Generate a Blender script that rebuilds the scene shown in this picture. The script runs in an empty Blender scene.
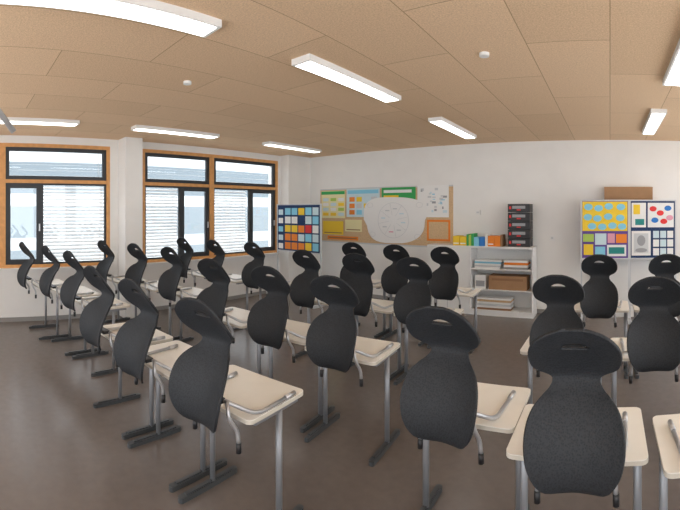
import bpy, math, random
from mathutils import Vector, Matrix
random.seed(4)
scene = bpy.context.scene
coll = scene.collection

# ------------------------------------------------------------------ materials
def new_mat(name):
    m = bpy.data.materials.new(name); m.use_nodes = True
    nt = m.node_tree
    return m, nt, nt.nodes['Principled BSDF']

def mat(name, col, rough=0.6, metal=0.0, noise=0.0, nscale=20.0, bump=0.0, bscale=200.0, emit=0.0):
    m, nt, b = new_mat(name)
    b.inputs['Roughness'].default_value = rough
    b.inputs['Metallic'].default_value = metal
    c = (col[0], col[1], col[2], 1)
    b.inputs['Base Color'].default_value = c
    tc = nt.nodes.new('ShaderNodeTexCoord')
    if noise > 0:
        n = nt.nodes.new('ShaderNodeTexNoise'); n.inputs['Scale'].default_value = nscale
        n.inputs['Detail'].default_value = 6
        nt.links.new(tc.outputs['Object'], n.inputs['Vector'])
        r = nt.nodes.new('ShaderNodeValToRGB')
        r.color_ramp.elements[0].position = 0.3; r.color_ramp.elements[1].position = 0.7
        r.color_ramp.elements[0].color = (col[0]*(1-noise), col[1]*(1-noise), col[2]*(1-noise), 1)
        r.color_ramp.elements[1].color = (min(1, col[0]*(1+noise)), min(1, col[1]*(1+noise)), min(1, col[2]*(1+noise)), 1)
        nt.links.new(n.outputs['Fac'], r.inputs['Fac'])
        nt.links.new(r.outputs['Color'], b.inputs['Base Color'])
    if bump > 0:
        n2 = nt.nodes.new('ShaderNodeTexNoise'); n2.inputs['Scale'].default_value = bscale
        nt.links.new(tc.outputs['Object'], n2.inputs['Vector'])
        bp = nt.nodes.new('ShaderNodeBump'); bp.inputs['Strength'].default_value = bump
        bp.inputs['Distance'].default_value = 0.01
        nt.links.new(n2.outputs['Fac'], bp.inputs['Height'])
        nt.links.new(bp.outputs['Normal'], b.inputs['Normal'])
    if emit > 0:
        b.inputs['Emission Color'].default_value = c
        b.inputs['Emission Strength'].default_value = emit
    return m

M = {}
M['wall'] = mat('wall_paint', (0.83, 0.82, 0.80), 0.8, noise=0.02, nscale=3, bump=0.05)
M['floor'] = mat('linoleum', (0.165, 0.138, 0.124), 0.25, noise=0.06, nscale=14, bump=0.015, bscale=40)
M['cream'] = mat('desk_laminate', (0.90, 0.875, 0.81), 0.32, noise=0.02, nscale=8)
M['edge'] = mat('desk_edge', (0.66, 0.62, 0.54), 0.5)
M['steel'] = mat('grey_steel', (0.55, 0.56, 0.58), 0.3, 0.6)
M['legsteel'] = mat('leg_steel', (0.28, 0.29, 0.31), 0.38, 0.4)
M['foot'] = mat('foot_plastic', (0.06, 0.065, 0.07), 0.4)
M['black'] = mat('black_plastic', (0.015, 0.015, 0.017), 0.45)
M['wood'] = mat('window_wood', (0.68, 0.34, 0.12), 0.5, noise=0.12, nscale=12)
M['anth'] = mat('anthracite_frame', (0.03, 0.034, 0.04), 0.45)
M['white'] = mat('white_lacquer', (0.82, 0.82, 0.81), 0.45)
M['paper'] = mat('paper_white', (0.85, 0.85, 0.84), 0.8)
M['blind'] = mat('blind_aluminium', (0.90, 0.90, 0.90), 0.5)
M['cork'] = mat('cork_board', (0.66, 0.46, 0.27), 0.9, noise=0.12, nscale=60)
M['card'] = mat('cardboard', (0.40, 0.23, 0.12), 0.85, noise=0.06, nscale=8)
M['dark'] = mat('shelf_inside', (0.30, 0.29, 0.28), 0.8)
M['lamp'] = mat('lamp_diffuser', (1.0, 0.98, 0.95), 0.4, emit=2.5)
M['navy'] = mat('navy_felt', (0.015, 0.045, 0.13), 0.9)
cols = dict(yellow=(0.90,0.62,0.04), orange=(0.85,0.25,0.03), red=(0.75,0.04,0.04), green=(0.04,0.38,0.10),
    lime=(0.45,0.62,0.12), blue=(0.03,0.20,0.60), sky=(0.25,0.62,0.80), purple=(0.12,0.06,0.30), pink=(0.75,0.35,0.45),
    pale=(0.62,0.76,0.82), paleyel=(0.85,0.78,0.45), grey=(0.35,0.36,0.38), lgrey=(0.62,0.64,0.66), brown=(0.30,0.16,0.08), teal=(0.02,0.25,0.24))
for k, v in cols.items():
    M[k] = mat('print_' + k, v, 0.7)

# shell: dark charcoal with a fine woven dot pattern
m, nt, b = new_mat('chair_shell'); M['shell'] = m
tc = nt.nodes.new('ShaderNodeTexCoord'); vo = nt.nodes.new('ShaderNodeTexVoronoi'); vo.inputs['Scale'].default_value = 120
nt.links.new(tc.outputs['Object'], vo.inputs['Vector'])
r = nt.nodes.new('ShaderNodeValToRGB'); r.color_ramp.elements[0].color = (0.009,0.011,0.013,1); r.color_ramp.elements[1].color = (0.026,0.029,0.034,1)
r.color_ramp.elements[1].position = 0.6
nt.links.new(vo.outputs['Distance'], r.inputs['Fac']); nt.links.new(r.outputs['Color'], b.inputs['Base Color'])
bp = nt.nodes.new('ShaderNodeBump'); bp.inputs['Strength'].default_value = 0.25; bp.inputs['Distance'].default_value = 0.003
nt.links.new(vo.outputs['Distance'], bp.inputs['Height']); nt.links.new(bp.outputs['Normal'], b.inputs['Normal'])
b.inputs['Roughness'].default_value = 0.6
b.inputs['Specular IOR Level'].default_value = 0.3

# ceiling: wood-wool boards with joints
m, nt, b = new_mat('wood_wool_ceiling'); M['ceil'] = m
tc = nt.nodes.new('ShaderNodeTexCoord'); mp = nt.nodes.new('ShaderNodeMapping')
mp.inputs['Rotation'].default_value = (0, 0, math.radians(90))
nt.links.new(tc.outputs['Object'], mp.inputs['Vector'])
br = nt.nodes.new('ShaderNodeTexBrick'); br.inputs['Scale'].default_value = 1.0
br.inputs['Brick Width'].default_value = 1.5; br.inputs['Row Height'].default_value = 0.62
br.inputs['Mortar Size'].default_value = 0.004; br.inputs['Mortar Smooth'].default_value = 0.2
br.inputs['Color1'].default_value = (0.79,0.57,0.37,1); br.inputs['Color2'].default_value = (0.86,0.63,0.42,1)
br.inputs['Mortar'].default_value = (0.48,0.31,0.18,1)
nt.links.new(mp.outputs['Vector'], br.inputs['Vector'])
n = nt.nodes.new('ShaderNodeTexNoise'); n.inputs['Scale'].default_value = 90; n.inputs['Detail'].default_value = 6; n.inputs['Roughness'].default_value=0.7
nt.links.new(tc.outputs['Object'], n.inputs['Vector'])
rr = nt.nodes.new('ShaderNodeValToRGB'); rr.color_ramp.elements[0].position=0.35; rr.color_ramp.elements[1].position=0.66
rr.color_ramp.elements[0].color=(0.76,0.73,0.70,1); rr.color_ramp.elements[1].color=(1.10,1.10,1.08,1)
nt.links.new(n.outputs['Fac'], rr.inputs['Fac'])
mx = nt.nodes.new('ShaderNodeMix'); mx.data_type='RGBA'; mx.blend_type='MULTIPLY'; mx.inputs['Factor'].default_value=1
nt.links.new(br.outputs['Color'], mx.inputs['A']); nt.links.new(rr.outputs['Color'], mx.inputs['B'])
nt.links.new(mx.outputs['Result'], b.inputs['Base Color'])
b.inputs['Roughness'].default_value = 0.9

# glass
m = bpy.data.materials.new('window_glass'); m.use_nodes=True; nt=m.node_tree; nt.nodes.clear(); M['glass']=m
o=nt.nodes.new('ShaderNodeOutputMaterial'); t=nt.nodes.new('ShaderNodeBsdfTransparent'); g=nt.nodes.new('ShaderNodeBsdfGlossy')
g.inputs['Roughness'].default_value=0.02; t.inputs['Color'].default_value=(0.90,0.92,0.93,1)
x=nt.nodes.new('ShaderNodeMixShader'); x.inputs['Fac'].default_value=0.05
nt.links.new(t.outputs[0],x.inputs[1]); nt.links.new(g.outputs[0],x.inputs[2]); nt.links.new(x.outputs[0],o.inputs['Surface'])

# facade outside
m, nt, b = new_mat('facade_panels'); M['facade'] = m
tc = nt.nodes.new('ShaderNodeTexCoord'); mp = nt.nodes.new('ShaderNodeMapping'); mp.inputs['Rotation'].default_value=(math.radians(90),0,math.radians(90))
nt.links.new(tc.outputs['Object'], mp.inputs['Vector'])
br = nt.nodes.new('ShaderNodeTexBrick'); br.offset=0; br.inputs['Scale'].default_value=1; br.inputs['Brick Width'].default_value=2.4; br.inputs['Row Height'].default_value=1.6
br.inputs['Mortar Size'].default_value=0.35; br.inputs['Color1'].default_value=(0.18,0.22,0.25,1); br.inputs['Color2'].default_value=(0.26,0.30,0.33,1); br.inputs['Mortar'].default_value=(0.6,0.62,0.64,1)
nt.links.new(mp.outputs['Vector'], br.inputs['Vector']); nt.links.new(br.outputs['Color'], b.inputs['Base Color'])
M['ground'] = mat('paving', (0.36,0.36,0.35), 0.9, noise=0.1, nscale=2)

# ------------------------------------------------------------------ mesh builder
class MB:
    def __init__(s): s.v=[]; s.f=[]; s.mi=[]; s.sm=[]; s.mats=[]
    def m(s, k):
        if k not in s.mats: s.mats.append(k)
        return s.mats.index(k)
    def box(s, x0,x1,y0,y1,z0,z1, k, mtx=None):
        b=len(s.v)
        for z in (z0,z1):
            for (x,y) in ((x0,y0),(x1,y0),(x1,y1),(x0,y1)):
                p=Vector((x,y,z)); s.v.append(mtx@p if mtx else p)
        for f in ((3,2,1,0),(4,5,6,7),(0,1,5,4),(1,2,6,5),(2,3,7,6),(3,0,4,7)):
            s.f.append([b+i for i in f]); s.mi.append(s.m(k)); s.sm.append(False)
    def prism(s, pts, axis, a0, a1, k, kside=None, smooth_side=False):
        b=len(s.v); n=len(pts)
        for a in (a0,a1):
            for (p,q) in pts:
                s.v.append(Vector((p,q,a)) if axis=='z' else Vector((p,a,q)))
        fl=[b+i for i in range(n)]; fh=[b+n+i for i in range(n)]
        s.f.append(fl[::-1]); s.f.append(fh); s.mi += [s.m(k)]*2; s.sm += [False]*2
        for i in range(n):
            j=(i+1)%n
            s.f.append([fl[i],fl[j],fh[j],fh[i]]); s.mi.append(s.m(kside or k)); s.sm.append(smooth_side)
    def disc(s, cx, cz, r, y0, y1, k, n=16, rz=None):
        rz = rz or r
        s.prism([(cx+r*math.cos(2*math.pi*i/n), cz+rz*math.sin(2*math.pi*i/n)) for i in range(n)], 'y', y0, y1, k)
    def tube(s, path, r, k, n=10, sx=1.0):
        path=[Vector(p) for p in path]; b=len(s.v)
        t0=(path[1]-path[0]).normalized()
        up=Vector((0,0,1)) if abs(t0.z)<0.9 else Vector((0,1,0))
        nx=t0.cross(up).normalized()
        for i,p in enumerate(path):
            if i==0: t=t0
            elif i==len(path)-1: t=(path[i]-path[i-1]).normalized()
            else: t=((path[i+1]-p).normalized()+(p-path[i-1]).normalized()).normalized()
            nx=(nx-t*nx.dot(t)).normalized(); ny=t.cross(nx)
            for j in range(n):
                a=2*math.pi*j/n
                s.v.append(p+nx*(r*sx*math.cos(a))+ny*(r*math.sin(a)))
        for i in range(len(path)-1):
            for j in range(n):
                j2=(j+1)%n
                s.f.append([b+i*n+j,b+i*n+j2,b+(i+1)*n+j2,b+(i+1)*n+j]); s.mi.append(s.m(k)); s.sm.append(True)
        s.f.append([b+j for j in range(n)][::-1]); s.f.append([b+(len(path)-1)*n+j for j in range(n)])
        s.mi += [s.m(k)]*2; s.sm += [False]*2
    def add_mesh(s, me, k):
        b=len(s.v)
        for v in me.vertices: s.v.append(v.co.copy())
        for p in me.polygons:
            s.f.append([b+i for i in p.vertices]); s.mi.append(s.m(k)); s.sm.append(True)
    def mesh(s, name):
        me=bpy.data.meshes.new(name)
        me.from_pydata([tuple(v) for v in s.v],[],s.f)
        for k in s.mats: me.materials.append(M[k])
        for i,p in enumerate(me.polygons):
            p.material_index=s.mi[i]; p.use_smooth=s.sm[i]
        me.update()
        return me
    def obj(s, name, loc=(0,0,0), rot=0.0):
        o=bpy.data.objects.new(name, s.mesh(name)); coll.objects.link(o)
        o.location=loc; o.rotation_euler=(0,0,rot); return o

def rounded(points, rad, seg=5):
    P=[Vector(p) for p in points]; out=[P[0]]
    for i in range(1,len(P)-1):
        a=(P[i-1]-P[i]); c=(P[i+1]-P[i]); d=min(rad,a.length*0.45,c.length*0.45)
        p0=P[i]+a.normalized()*d; p1=P[i]+c.normalized()*d
        for k in range(seg+1):
            t=k/seg; out.append(p0*(1-t)**2+P[i]*2*t*(1-t)+p1*t*t)
    out.append(P[-1]); return out

def rrect(x0,x1,y0,y1,r,seg=4):
    pts=[]
    for cx,cy,a0 in ((x1-r,y0+r,-90),(x1-r,y1-r,0),(x0+r,y1-r,90),(x0+r,y0+r,180)):
        for k in range(seg+1):
            a=math.radians(a0+90*k/seg); pts.append((cx+r*math.cos(a),cy+r*math.sin(a)))
    return pts

# ------------------------------------------------------------------ room
XL, XR, YB, YF, H = -6.77, 2.7, 7.28, -1.9, 3.09
T=0.30
mb=MB(); mb.box(XL-T,XR+T,YF-T,YB+T,-0.2,0,'floor'); mb.obj('floor')
mb=MB(); mb.box(XL-T,XR+T,YF-T,YB+T,H,H+0.2,'ceil'); mb.obj('ceiling')
mb=MB(); mb.box(XL-T,XR+T,YB,YB+T,0,H,'wall'); mb.obj('wall_back')
ZS, ZT = 0.89, 2.96
mb=MB(); mb.box(XL-T,XR+T,YF-T,YF,0,0.5,'wall'); mb.box(XL-T,XR+T,YF-T,YF,ZT,H,'wall')
for a,b_ in ((XL-T,XL+0.5),(-4.2,-3.9),(-1.3,-1.0),(XR-0.4,XR+T)): mb.box(a,b_,YF-T,YF,0.5,ZT,'wall')  # openings added in this unseen wall to let in fill light
mb.obj('wall_front')
mb=MB(); mb.box(XR,XR+T,YF,YB,0,0.5,'wall'); mb.box(XR,XR+T,YF,YB,ZT,H,'wall')
for a,b_ in ((YF,YF+0.3),(1.2,1.5),(4.2,4.5),(6.9,YB)): mb.box(XR,XR+T,a,b_,0.5,ZT,'wall')  # unseen wall opened up so sky light reaches the ceiling
mb.obj('wall_right')
def added_fill_window(name, ax, p, a, b_):  # frames for the added out-of-view windows that brighten the room
    w=MB()
    def bx(u0,u1,z0,z1,d0,d1,k):
        if ax=='x': w.box(p+d0,p+d1,u0,u1,z0,z1,k)
        else: w.box(u0,u1,p+d0,p+d1,z0,z1,k)
    for (u0,u1) in ((a,a+0.06),(b_-0.06,b_),((a+b_)/2-0.04,(a+b_)/2+0.04)): bx(u0,u1,0.5,ZT,-0.04,0.04,'wood')
    bx(a,b_,0.5,0.56,-0.045,0.045,'wood'); bx(a,b_,ZT-0.06,ZT,-0.045,0.045,'wood')
    w.obj(name)
i=3
for a,b_ in ((XL+0.5,-4.2),(-3.9,-1.3),(-1.0,XR-0.4)): added_fill_window('window_%d'%i,'y',YF-0.15,a,b_); i+=1
for a,b_ in ((YF+0.3,1.2),(1.5,4.2),(4.5,6.9)): added_fill_window('window_%d'%i,'x',XR+0.15,a,b_); i+=1

W1=(-1.35, 2.50); W2=(3.12, 6.46)
mb=MB()
mb.box(XL-T,XL,YF,YB,0,ZS,'wall'); mb.box(XL-T,XL,YF,YB,ZT,H,'wall')
mb.box(XL-T,XL,YF,W1[0],ZS,ZT,'wall'); mb.box(XL-T,XL,W1[1],W2[0],ZS,ZT,'wall'); mb.box(XL-T,XL,W2[1],YB,ZS,ZT,'wall')
mb.obj('wall_left')
mb=MB(); mb.box(XL,XL+0.33,2.66,2.98,0,H,'wall'); mb.obj('wall_left_column')
mb=MB(); mb.box(XL,XL+0.27,6.54,YB,0,H,'wall'); mb.obj('wall_corner_column')
mb=MB(); mb.box(XL+0.27,XR,YB-0.015,YB,0,0.07,'dark'); mb.obj('baseboard_back')
mb=MB(); mb.box(XL,XL+0.015,YF,2.66,0,0.07,'dark'); mb.box(XL,XL+0.015,2.98,6.54,0,0.07,'dark'); mb.obj('baseboard_left')
mb=MB(); mb.box(XR-0.015,XR,YF,YB-0.02,0,0.07,'dark'); mb.obj('baseboard_right')

ZM=2.33
def window(name, y0, y1, mods):
    w=MB(); xi=XL-0.02; xo=XL-0.10
    w.box(xo,XL+0.01,y0,y1,ZT-0.06,ZT,'wood'); w.box(xo,XL+0.01,y0,y1,ZS,ZS+0.05,'wood')
    w.box(xo,XL+0.01,y0,y0+0.06,ZS+0.05,ZT-0.06,'wood'); w.box(xo,XL+0.01,y1-0.06,y1,ZS+0.05,ZT-0.06,'wood')
    w.box(XL+0.001,XL+0.10,y0,y1,ZS-0.025,ZS-0.001,'white')
    for (ya,yb,panes) in mods:
        if yb<y1-0.1: w.box(xo,XL+0.01,yb-0.0,yb+0.10,ZS+0.05,ZT-0.06,'wood')
        def frame(a,b,z0,z1,t):
            w.box(xi-0.05,xi,a,b,z0,z0+t,'anth'); w.box(xi-0.05,xi,a,b,z1-t,z1,'anth')
            w.box(xi-0.05,xi,a,a+t,z0+t,z1-t,'anth'); w.box(xi-0.05,xi,b-t,b,z0+t,z1-t,'anth')
            w.box(xi-0.03,xi-0.022,a+t,b-t,z0+t,z1-t,'glass')
        w.box(xo,XL+0.005,ya,yb,ZM-0.03,ZM+0.03,'wood')
        frame(ya,yb,ZM+0.03,ZT-0.06,0.065)
        for (a,b,kind) in panes:
            if kind=='c':
                frame(a,b,ZS+0.05,ZM-0.03,0.085)
                w.box(xi,xi+0.035,b-0.05,b-0.03,1.5,1.62,'steel')
            else: frame(a,b,ZS+0.05,ZM-0.03,0.03)
    w.obj(name)
window('window_1', W1[0], W1[1], [(-1.29,-0.40,[(-1.29,-0.78,'c'),(-0.78,-0.40,'f')]),(-0.30,0.58,[(-0.30,0.58,'f')]),(0.68,2.44,[(0.68,1.29,'c'),(1.29,2.44,'f')])])
window('window_2', W2[0], W2[1], [(3.18,4.60,[(3.18,3.94,'f'),(3.94,4.60,'c')]),(4.70,6.40,[(4.70,5.66,'f'),(5.66,6.40,'c')])])
def blind(y0,y1,z0,z1,tilt=32,sp=0.062):
    s=MB(); z=z0
    s.box(XL-0.26,XL-0.16,y0,y1,z1,z1+0.05,'blind')
    while z<z1-0.02:
        mt=Matrix.Translation((XL-0.21,0,z))@Matrix.Rotation(math.radians(tilt),4,'Y')
        s.box(-0.038,0.038,y0,y1,-0.0012,0.0012,'blind',mt); z+=sp
    for yy in (y0+0.1,y1-0.1): s.box(XL-0.212,XL-0.208,yy-0.004,yy+0.004,z0,z1,'lgrey')
    s.obj('venetian_blind')
for a,b_ in ((-1.29,0.58),(1.25,2.48),(3.14,3.98),(4.66,5.70)): blind(a,b_,0.93,2.36)
for a,b_ in ((-1.29,2.46),(3.14,6.44)): blind(a,b_,2.44,2.87,8,0.095)
s=MB(); s.box(-24,-22,-25,40,-3.5,7.6,'facade'); s.obj('neighbour_building')
s=MB(); s.box(-22,XL-1.0,-25,40,-3.7,-3.5,'ground'); s.obj('street_ground')

# ------------------------------------------------------------------ luminaires
for x in (-5.55,-2.27,0.60):
    for (y0,y1) in ((0.05,1.57),(2.42,3.9),(5.0,6.45)):
        l=MB(); l.box(x-0.10,x+0.10,y0,y1,H-0.05,H,'white'); l.box(x-0.08,x+0.08,y0+0.03,y1-0.03,H-0.055,H-0.0495,'lamp')
        l.obj('ceiling_lamp')
for (x,y) in ((-0.98,3.1),(-3.4,2.05)):
    l=MB(); l.prism([(x+0.04*math.cos(i*math.pi/8),y+0.04*math.sin(i*math.pi/8)) for i in range(16)],'z',H-0.025,H,'white'); l.obj('smoke_detector')
l=MB(); l.tube([(-2.98,-0.13,H-0.005),(-2.98,0.36,2.42)],0.022,'steel'); l.box(-3.05,-2.91,-0.21,-0.05,H-0.02,H,'steel'); l.obj('projector_mount_arm')

# ------------------------------------------------------------------ chair
prof=[(-0.130,-0.045),(-0.154,-0.01),(-0.160,0.05),(-0.146,0.13),(-0.104,0.23),(-0.056,0.31),(-0.028,0.362),(-0.028,0.402),(-0.056,0.452),(-0.108,0.518),(-0.160,0.580),(-0.198,0.632)]
def catmull(P,n):
    out=[]
    for i in range(len(P)-1):
        p0=P[max(i-1,0)];p1=P[i];p2=P[i+1];p3=P[min(i+2,len(P)-1)]
        for k in range(n):
            t=k/n
            out.append(tuple(0.5*(2*p1[a]+(p2[a]-p0[a])*t+(2*p0[a]-5*p1[a]+4*p2[a]-p3[a])*t*t+(-p0[a]+3*p1[a]-3*p2[a]+p3[a])*t**3) for a in range(2)))
    out.append(P[-1]); return out
C=catmull(prof,12)
L=[0]
for i in range(1,len(C)): L.append(L[-1]+math.dist(C[i],C[i-1]))
S=L[-1]
def at(sv):
    sv=max(0,min(S,sv))
    for i in range(1,len(L)):
        if L[i]>=sv:
            t=(sv-L[i-1])/(L[i]-L[i-1]); y=C[i-1][0]*(1-t)+C[i][0]*t; z=C[i-1][1]*(1-t)+C[i][1]*t
            i0=max(1,i-4); i1=min(len(C)-1,i+4)
            dy=C[i1][0]-C[i0-1][0]; dz=C[i1][1]-C[i0-1][1]; d=math.hypot(dy,dz)
            return y,z,-dz/d,dy/d
WQ=0.74
WP=[(0,0.035),(0.005,0.066),(0.018,0.102),(0.045,0.141),(0.09,0.175),(0.145,0.194),(0.205,0.200),(0.265,0.193),(0.315,0.174),(0.358,0.146),(0.393,0.118),(0.42,0.104),(0.443,0.104),(0.468,0.123),(0.50,0.156),(0.54,0.181),(0.585,0.190),(0.635,0.188),(0.675,0.174),(0.705,0.145),(0.724,0.110),(0.736,0.067),(0.74,0.035)]
WC=catmull(WP,6)
def width(sv):
    q=sv/S*WQ
    for i in range(1,len(WC)):
        if WC[i][0]>=q-1e-9:
            t=(q-WC[i-1][0])/(WC[i][0]-WC[i-1][0]+1e-12); return WC[i-1][1]*(1-t)+WC[i][1]*t
    return WC[-1][1]
HS=0.642*S/WQ; HA,HB=0.056,0.022
svals=[S*i/52 for i in range(53)]+[w_[0]/WQ*S for w_ in WP]+[HS+0.004*j for j in range(-9,10)]
svals=sorted(svals); sv2=[svals[0]]
for q_ in svals[1:]:
    if q_-sv2[-1]>0.0025: sv2.append(q_)
svals=sv2
NU=36; par=[]; fs=[]
for sv in svals:
    w=width(sv)
    for j in range(NU+1):
        u=-1+2*j/NU; par.append([w*math.sin(u*math.pi/2), sv])
def hd(p):
    s0=HS-0.010*(p[0]/HA)**2
    return math.hypot(p[0]/HA,(p[1]-s0)/HB)
used=set()
for i in range(len(svals)-1):
    for j in range(NU):
        a=i*(NU+1)+j; f=(a,a+1,a+NU+2,a+NU+1)
        cx=sum(par[k][0] for k in f)/4; cs=sum(par[k][1] for k in f)/4
        if hd((cx,cs))<1: used.update(f)
        else: fs.append(f)
keep=set(k for f in fs for k in f)
for k in used & keep:
    p=par[k]; s0=HS-0.010*(p[0]/HA)**2; d=hd(p)
    p[0]/=d; s1=HS-0.010*(p[0]/HA)**2; p[1]=s1+(p[1]-s0)/d
vs=[]
for (xx,sv) in par:
    y,z,ny,nz=at(sv); k=1.6*xx*xx if sv<0.5*S else 1.2*xx*xx
    vs.append((xx,y+ny*k,z+nz*k))
idx={}; nv=[]
for k in sorted(keep): idx[k]=len(nv); nv.append(vs[k])
fs=[tuple(idx[k] for k in f) for f in fs]
me=bpy.data.meshes.new('tmp_shell'); me.from_pydata(nv,[],fs); me.update()
tmp=bpy.data.objects.new('tmp_shell',me); coll.objects.link(tmp)
so=tmp.modifiers.new('s','SOLIDIFY'); so.thickness=0.014; so.offset=0
bpy.context.view_layer.update()
dg=bpy.context.evaluated_depsgraph_get()
shell_me=bpy.data.meshes.new_from_object(tmp.evaluated_get(dg))
bpy.data.objects.remove(tmp)

c=MB(); c.add_mesh(shell_me,'shell')
R=0.0115
half=[(0.232,0.37,0.0125),(0.218,0.05,0.0125),(0.14,-0.085,0.10)]
path=rounded([half[0],half[1],half[2],(-0.14,-0.085,0.10),(-half[1][0],half[1][1],half[1][2]),(-half[0][0],half[0][1],half[0][2])],0.07)
c.tube(path,R,'steel',10)
for sg in (-1,1):
    c.tube(rounded([(sg*0.13,-0.085,0.10),(sg*0.155,-0.095,0.02),(sg*0.165,-0.040,-0.06),(sg*0.17,-0.038,-0.125)],0.03),R,'steel',10)
    c.tube([(sg*0.17,-0.038,-0.118),(sg*0.171,-0.038,-0.170)],R+0.003,'black',10)
    c.tube([(sg*0.229,0.30,0.0148),(sg*0.233,0.385,0.0148)],R+0.0023,'steel',10)
c.box(-0.11,0.11,-0.135,-0.078,0.088,0.112,'black')
chair_mesh=c.mesh('school_chair')

# ------------------------------------------------------------------ desk
d=MB(); TW=0.322; TD=0.49; ZTAB=0.75
d.prism(rrect(-TW,TW,0,TD,0.035),'z',ZTAB-0.004,ZTAB,'cream')
d.prism(rrect(-TW,TW,0,TD,0.035),'z',ZTAB-0.024,ZTAB-0.004,'edge')
d.box(-0.29,0.29,TD/2+0.04,TD/2+0.08,ZTAB-0.064,ZTAB-0.024,'legsteel')
for sg in (-1,1):
    x=sg*0.29
    d.box(x-0.018,x+0.018,0.06,TD-0.06,ZTAB-0.05,ZTAB-0.024,'legsteel')
    d.tube([(x,TD/2+0.03,0.03),(x,TD/2+0.03,ZTAB-0.03)],0.017,'legsteel',12,1.25)
    fo=rrect(x-0.022,x+0.022,TD/2-0.25,TD/2+0.25,0.018)
    d.prism(fo,'z',0.0,0.034,'foot')
    d.box(x-0.012,x+0.012,TD/2-0.2,TD/2+0.2,0.034,0.044,'foot')
desk_mesh=d.mesh('school_desk')

seats=[(-6.05,1.03),(-5.35,1.24),(-4.64,1.36),(-3.37,1.22),(-2.66,1.27),(-1.96,1.33),
 (-0.80,2.0),(-0.15,1.80),(0.55,1.70),
 (-6.05,2.26),(-5.35,2.48),(-4.65,2.65),(-3.35,2.39),(-2.62,2.47),(-1.92,2.45),
 (-0.38,3.12),(0.32,3.05),(1.03,3.05),
 (-6.0,3.70),(-5.3,3.84),(-4.6,4.04),(-3.28,3.72),(-2.58,3.80),(-1.88,3.78),
 (-0.11,4.5),(0.59,4.5),(1.3,4.5),
 (-3.50,4.98),(-2.79,4.98),(-2.06,4.98)]
for i,(x,y) in enumerate(seats):
    leftblock = i<6 or 9<=i<15
    yaw = 0.10 if leftblock else (0.05 if 18<=i<24 or i>=27 else 0.0)
    cy = 0.15 if leftblock else yaw
    dx = 0.09 if 3<=i<6 else (0.06 if leftblock else 0.0)
    o=bpy.data.objects.new('school_desk',desk_mesh); coll.objects.link(o); o.location=(x,y,0); o.rotation_euler=(0,0,yaw+random.uniform(-0.012,0.012))
    o=bpy.data.objects.new('school_chair',chair_mesh); coll.objects.link(o); o.location=(x+dx+random.uniform(-0.01,0.01),y+dx*yaw,ZTAB); o.rotation_euler=(0,0,cy+random.uniform(-0.03,0.03))

# ------------------------------------------------------------------ notices on back wall
YW=YB-0.004
p=MB(); p.box(-6.17,-2.92,YW-0.02,YW,1.15,2.30,'cork')
for (a,b2,z0,z1) in ((-6.17,-2.92,2.30,2.33),(-6.17,-2.92,1.12,1.15)): p.box(a,b2,YW-0.02,YW,z0,z1,'lgrey')
p.obj('cork_pinboard')
def poster(name,x0,x1,z0,z1,k,extra,y=YW-0.024):
    q=MB(); q.box(x0,x1,y-0.003,y,z0,z1,k)
    for e in extra:
        if e[0]=='r': q.box(e[1],e[2],y-0.006,y-0.003,e[3],e[4],e[5])
        else: q.disc(e[1],e[2],e[3],y-0.006,y-0.003,e[4],16,e[5] if len(e)>5 else None)
    return q.obj(name)
ex=[('r',-6.13,-5.46,2.20,2.27,'green')]
for i in range(3):
    for j in range(4): ex.append(('r',-6.08+i*0.22,-5.92+i*0.22,1.72+j*0.11,1.79+j*0.11,random.choice(['lime','paper','pale','yellow'])))
poster('school_poster',-6.13,-5.45,1.67,2.28,'paleyel',ex)
ex=[('r',-5.38,-4.58,2.20,2.28,'sky')]
for i in range(4):
    for j in range(3): ex.append(('r',-5.33+i*0.19,-5.19+i*0.19,1.75+j*0.14,1.85+j*0.14,random.choice(['lgrey','pale','orange','yellow','sky'])))
poster('school_poster',-5.41,-4.55,1.70,2.30,'pale',ex)
poster('school_poster',-4.5,-3.71,2.03,2.31,'green',[('r',-4.45,-3.8,2.20,2.26,'paper'),('r',-4.45,-4.1,2.08,2.15,'yellow')])
ex=[]
for i in range(26):
    a=random.uniform(-3.62,-3.1); zz=random.uniform(1.76,2.26); ex.append(('r',a,a+random.uniform(0.03,0.09),zz,zz+random.uniform(0.01,0.05),random.choice(['grey','pale','sky','lgrey'])))
poster('school_poster',-3.67,-3.0,1.71,2.33,'paper',ex)
for (a,b2,z0,z1,k) in ((-6.08,-5.5,1.30,1.60,'yellow'),(-5.45,-5.0,1.38,1.64,'paleyel'),(-5.95,-5.1,1.19,1.27,'orange')):
    poster('paper_notice',a,b2,z0,z1,k,[('r',a+0.04,b2-0.04,z0+0.03,z0+0.05,'brown')])
poster('paper_notice',-3.46,-2.97,1.25,1.66,'orange',[('r',-3.42,-3.01,1.29,1.62,'cork')])
q=MB(); pts=[]
for i in range(40):
    a=2*math.pi*i/40; e=3.0
    cx=abs(math.cos(a))**(2/e)*(1 if math.cos(a)>=0 else -1); sz=abs(math.sin(a))**(2/e)*(1 if math.sin(a)>=0 else -1)
    k=1+0.03*math.sin(3*a+1); pts.append((-4.2+0.76*cx*k*(1.0 if sz>0 else 0.9),1.65+0.47*sz*k))
q.prism(pts,'y',YW-0.040,YW-0.036,'paper')
ring=[(-4.22+0.36*math.cos(t*math.pi/16),YW-0.042,1.64+0.36*math.sin(t*math.pi/16)) for t in range(33)]
q.tube(ring,0.0035,'lgrey',5)
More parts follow.
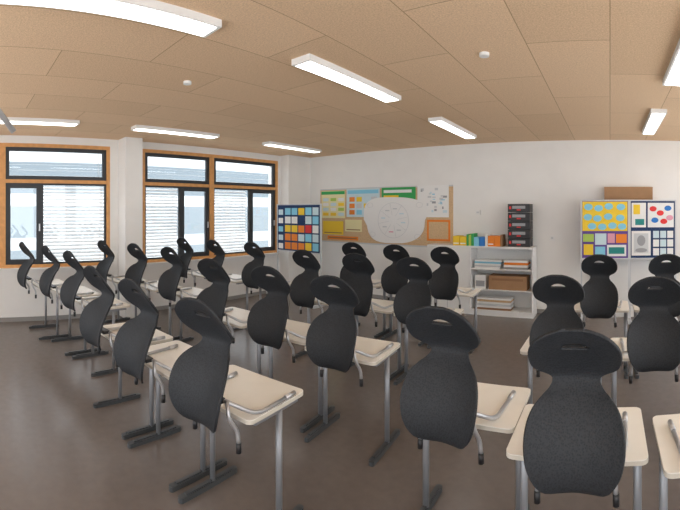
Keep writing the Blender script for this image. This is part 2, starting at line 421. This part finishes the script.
for i in range(8):
    a=i*math.pi/4+0.2
    q.tube([(-4.22+0.10*math.cos(a),YW-0.042,1.64+0.10*math.sin(a)),(-4.22+0.35*math.cos(a),YW-0.042,1.64+0.35*math.sin(a))],0.003,'lgrey',5)
    cx=-4.22+0.24*math.cos(a+0.4); cz=1.64+0.24*math.sin(a+0.4)
    q.box(cx-0.05,cx+0.05,YW-0.043,YW-0.040,cz-0.012,cz+0.012,['pale','lgrey','lgrey','pale','lgrey','pink','lgrey','pale'][i])
for (cx,cz) in ((-4.78,1.95),(-3.62,1.95),(-3.66,1.32),(-4.72,1.34)):
    q.tube([(cx+0.07*math.cos(t*math.pi/8),YW-0.042,cz+0.05*math.sin(t*math.pi/8)) for t in range(17)],0.003,'lgrey',5)
q.obj('hand_drawn_paper_sheet')
q=MB(); q.box(-2.46,-2.37,YW-0.03,YW,1.76,1.85,'white'); q.box(-2.44,-2.39,YW-0.034,YW-0.03,1.79,1.82,'lgrey'); q.obj('room_thermostat')

# ------------------------------------------------------------------ low shelf cabinet
q=MB(); X0,X1,Y0,Y1,ZC=-3.27,-1.30,6.86,7.24,1.21
q.box(X0,X1,Y0,Y1,ZC-0.03,ZC,'white'); q.box(X0,X1,Y0+0.02,Y1,0.0,0.08,'white')
q.box(X0,X1,Y1-0.02,Y1,0.08,ZC-0.03,'white')
for x in (X0,-2.44,X1-0.025): q.box(x,x+0.025,Y0,Y1-0.02,0.08,ZC-0.03,'white')
for z in (0.08,0.44,0.80): q.box(X0+0.025,-2.44,Y0+0.01,Y1-0.02,z,z+0.02,'white'); q.box(-2.415,X1-0.025,Y0+0.01,Y1-0.02,z,z+0.02,'white')
q.box(X0+0.03,-2.445,Y0-0.018,Y0,0.09,ZC-0.035,'white'); q.box(-2.86,-2.855,Y0-0.02,Y0-0.018,0.09,ZC-0.035,'grey')
q.box(-2.9,-2.89,Y0-0.035,Y0-0.018,0.7,0.82,'steel'); q.box(-2.82,-2.81,Y0-0.035,Y0-0.018,0.7,0.82,'steel')
q.obj('low_shelf_cabinet')
q=MB(); q.box(-2.10,-1.42,6.90,7.18,0.461,0.70,'card'); q.box(-2.04,-1.48,6.895,6.90,0.62,0.66,'brown'); q.obj('cardboard_carton')
q=MB()
for i in range(5): q.box(-2.36+i*0.0,-1.9+0.01*i,6.9,7.15,0.821+i*0.03,0.847+i*0.03,['paper','lgrey','paper','sky','paper'][i])
for i in range(4): q.box(-1.82,-1.4,6.9,7.15,0.821+i*0.04,0.855+i*0.04,['dark','paper','orange','paper'][i])
q.obj('paper_stack')
q=MB()
for i in range(6): q.box(-2.38+0.01*i,-1.7,6.9,7.15,0.101+i*0.035,0.13+i*0.035,['brown','paper','lgrey','paper','cork','paper'][i])
q.obj('folder_stack')
q=MB(); q.box(-2.36,-2.16,6.92,7.12,0.461,0.70,'paper'); q.box(-2.34,-2.18,6.915,6.92,0.5,0.6,'grey'); q.obj('storage_box')
q=MB(); xx=-2.78
for (w,h,k) in ((0.13,0.14,'yellow'),(0.13,0.13,'yellow'),(0.04,0.17,'green'),(0.05,0.16,'lime'),(0.05,0.18,'green'),(0.10,0.13,'sky'),(0.11,0.13,'blue'),(0.05,0.17,'paper'),(0.12,0.15,'orange'),(0.11,0.15,'orange'),(0.04,0.17,'brown')):
    q.box(xx,xx+w-0.008,6.92,7.15,ZC+0.001,ZC+h*1.2,k); q.box(xx+0.01,xx+w-0.02,6.917,6.92,ZC+0.03,ZC+0.05,'paper' if w>0.11 else k); xx+=w
q.obj('row_of_books_and_boxes')
q=MB()
for i in range(5):
    z=ZC+0.002+i*0.15; q.box(-1.76,-1.37,6.93,7.2,z,z+0.143,'black'); q.box(-1.68,-1.45,6.926,6.93,z+0.06,z+0.11,'grey'); q.box(-1.60,-1.53,6.922,6.926,z+0.03,z+0.05,'red')
    q.box(-1.735,-1.70,6.922,6.926,z+0.05,z+0.10,'red')
q.obj('letter_tray_tower')

# ------------------------------------------------------------------ movable pinboards
def pinboard(name,x0,x1,z0,z1,y,k,items,rot=0):
    q=MB(); cx=(x0+x1)/2; f=0.022; a=x0-cx; b_=x1-cx
    q.box(a,b_,-0.012,0.012,z0,z1,k)
    for (xa,xb,za,zb) in ((a-f,b_+f,z1,z1+f),(a-f,b_+f,z0-f,z0),(a-f,a,z0,z1),(b_,b_+f,z0,z1)): q.box(xa,xb,-0.018,0.018,za,zb,'lgrey')
    for s_ in (a-f,b_):
        q.box(s_,s_+f,-0.015,0.015,0.05,z0-f,'lgrey'); q.box(s_-0.005,s_+f+0.005,-0.22,0.22,0.0,0.05,'lgrey')
    q.box(a,b_,-0.01,0.01,0.25,0.28,'lgrey')
    for e in items:
        if e[0]=='r': q.box(e[1]-cx,e[2]-cx,-0.016,-0.012,e[3],e[4],e[5])
        elif e[0]=='r2': q.box(e[1]-cx,e[2]-cx,-0.020,-0.016,e[3],e[4],e[5])
        elif e[0]=='d2': q.disc(e[1]-cx,e[2],e[3],-0.024,-0.020,e[4],14,e[5])
        else: q.disc(e[1]-cx,e[2],e[3],-0.020,-0.016,e[4],14,e[5] if len(e)>5 else None)
    q.obj(name,(cx,y,0),rot)
it=[('r',-0.46,0.29,1.50,1.99,'yellow')]
for (x,z) in ((-0.36,1.90),(-0.19,1.88),(-0.02,1.91),(0.18,1.90),(-0.37,1.73),(-0.21,1.71),(-0.03,1.74),(0.17,1.72),(-0.30,1.58),(-0.13,1.57),(0.04,1.59),(0.20,1.575)):
    it.append(('d',x,z,0.072,'sky',0.055))
it+= [('r',-0.45,-0.27,1.32,1.45,'lime'),('r',-0.25,-0.06,1.27,1.46,'pale'),('r',-0.04,0.08,1.30,1.46,'pink'),('r',0.10,0.28,1.30,1.45,'orange'),
  ('r',-0.44,-0.28,1.10,1.28,'yellow'),('r',-0.25,-0.08,1.09,1.24,'sky'),('r',-0.05,0.27,1.08,1.27,'paper'),('r2',-0.02,0.24,1.12,1.23,'teal')]
pinboard('movable_pinboard',-0.467,0.30,1.05,2.0,6.86,'purple',it)
it=[('r',0.36,0.60,1.56,1.97,'paper'),('r2',0.39,0.50,1.78,1.94,'yellow'),('r2',0.42,0.57,1.60,1.70,'teal'),('r',0.63,1.07,1.56,1.97,'paper')]
for (x,z,k) in ((0.72,1.87,'red'),(0.84,1.80,'red'),(0.97,1.88,'blue'),(0.75,1.68,'blue'),(0.9,1.66,'red'),(1.0,1.72,'pink')): it.append(('d',x,z,0.06,k,0.045))
it+=[('r',0.36,0.68,1.09,1.50,'paper'),('r2',0.40,0.64,1.14,1.46,'lgrey'),('d2',0.52,1.34,0.07,'grey',0.09),('d2',0.52,1.18,0.10,'grey',0.035)]
for i in range(3):
    for j in range(3): it.append(('r',0.72+i*0.12,0.82+i*0.12,1.09+j*0.145,1.21+j*0.145,random.choice(['paper','pale','paper'])))
pinboard('movable_pinboard',0.345,1.09,1.05,2.0,6.86,'navy',it)
it=[]
def card(c0,r0,w,h,k): it.append(('r',-6.24+c0*0.19,-6.24+c0*0.19+w,1.05+r0*0.175,1.05+r0*0.175+h,k))
for j in range(5): card(0,j,0.13,0.11,['paper','pale','sky','paper','pale'][j])
for (cc,rr_,k) in ((1,0,'orange'),(1,1,'orange'),(2,0,'orange'),(1,2,'yellow'),(1,3,'paper'),(1,4,'sky'),(2,1,'orange'),(2,2,'yellow'),(2,3,'paper'),(2,4,'sky'),(3,0,'orange'),(3,1,'pale'),(3,2,'orange'),(3,4,'yellow')): card(cc,rr_,0.16,0.14,k)
for (rr_,k) in ((0,'yellow'),(1,'sky'),(2,'red'),(3,'pale'),(4,'sky')): card(4,rr_,0.16,0.15,k)
for (rr_,k) in ((0,'sky'),(1,'pale'),(2,'paper'),(3,'sky'),(4,'pale')): card(5,rr_,0.15,0.15,k)
pinboard('movable_pinboard',-6.27,-5.10,1.02,1.95,6.0,'navy',it)

q=MB(); q.box(-0.20,0.85,7.10,7.26,0.0,1.98,'white'); q.box(0.32,0.325,7.098,7.10,0.05,1.95,'grey'); q.box(0.27,0.28,7.08,7.10,1.0,1.12,'steel'); q.box(0.37,0.38,7.08,7.10,1.0,1.12,'steel'); q.obj('tall_cupboard')
q=MB(); q.box(-0.10,0.74,7.10,7.26,1.981,2.25,'card'); q.box(-0.10,0.74,7.16,7.19,2.25,2.252,'brown'); q.obj('cardboard_box')
q=MB(); q.box(-1.08,-0.98,YB-0.016,YB-0.004,1.30,1.40,'white'); q.box(-1.05,-1.01,YB-0.020,YB-0.016,1.33,1.37,'lgrey'); q.obj('light_switch')

# ------------------------------------------------------------------ light
w=bpy.data.worlds.new('World'); scene.world=w; w.use_nodes=True
bg=w.node_tree.nodes['Background']; bg.inputs['Color'].default_value=(0.94,0.97,1.0,1); bg.inputs['Strength'].default_value=2.1
sd=bpy.data.lights.new('sun','SUN'); sd.energy=7.0; sd.angle=0.02; sd.color=(1,0.97,0.93)
so=bpy.data.objects.new('sun',sd); coll.objects.link(so)
dirv=Vector((0.10,0.25,-0.92)); so.rotation_euler=dirv.to_track_quat('-Z','Y').to_euler()

# ------------------------------------------------------------------ camera (phone panorama: cylindrical projection)
cd=bpy.data.cameras.new('camera'); cam=bpy.data.objects.new('camera',cd); coll.objects.link(cam); scene.camera=cam
cam.location=(0,0,1.85); cam.rotation_euler=(math.pi/2,0,0.657)
cd.lens=21.8; cd.clip_start=0.05; cd.clip_end=200
F=411.0
cd.type='PANO'
tgt = cd if hasattr(cd,'panorama_type') else cd.cycles
tgt.panorama_type='CENTRAL_CYLINDRICAL'
tgt.central_cylindrical_range_u_min=-340/F; tgt.central_cylindrical_range_u_max=340/F
tgt.central_cylindrical_range_v_min=-300/F; tgt.central_cylindrical_range_v_max=210/F
tgt.central_cylindrical_radius=1.0
scene.view_settings.view_transform='Standard'
scene.view_settings.exposure=0.8
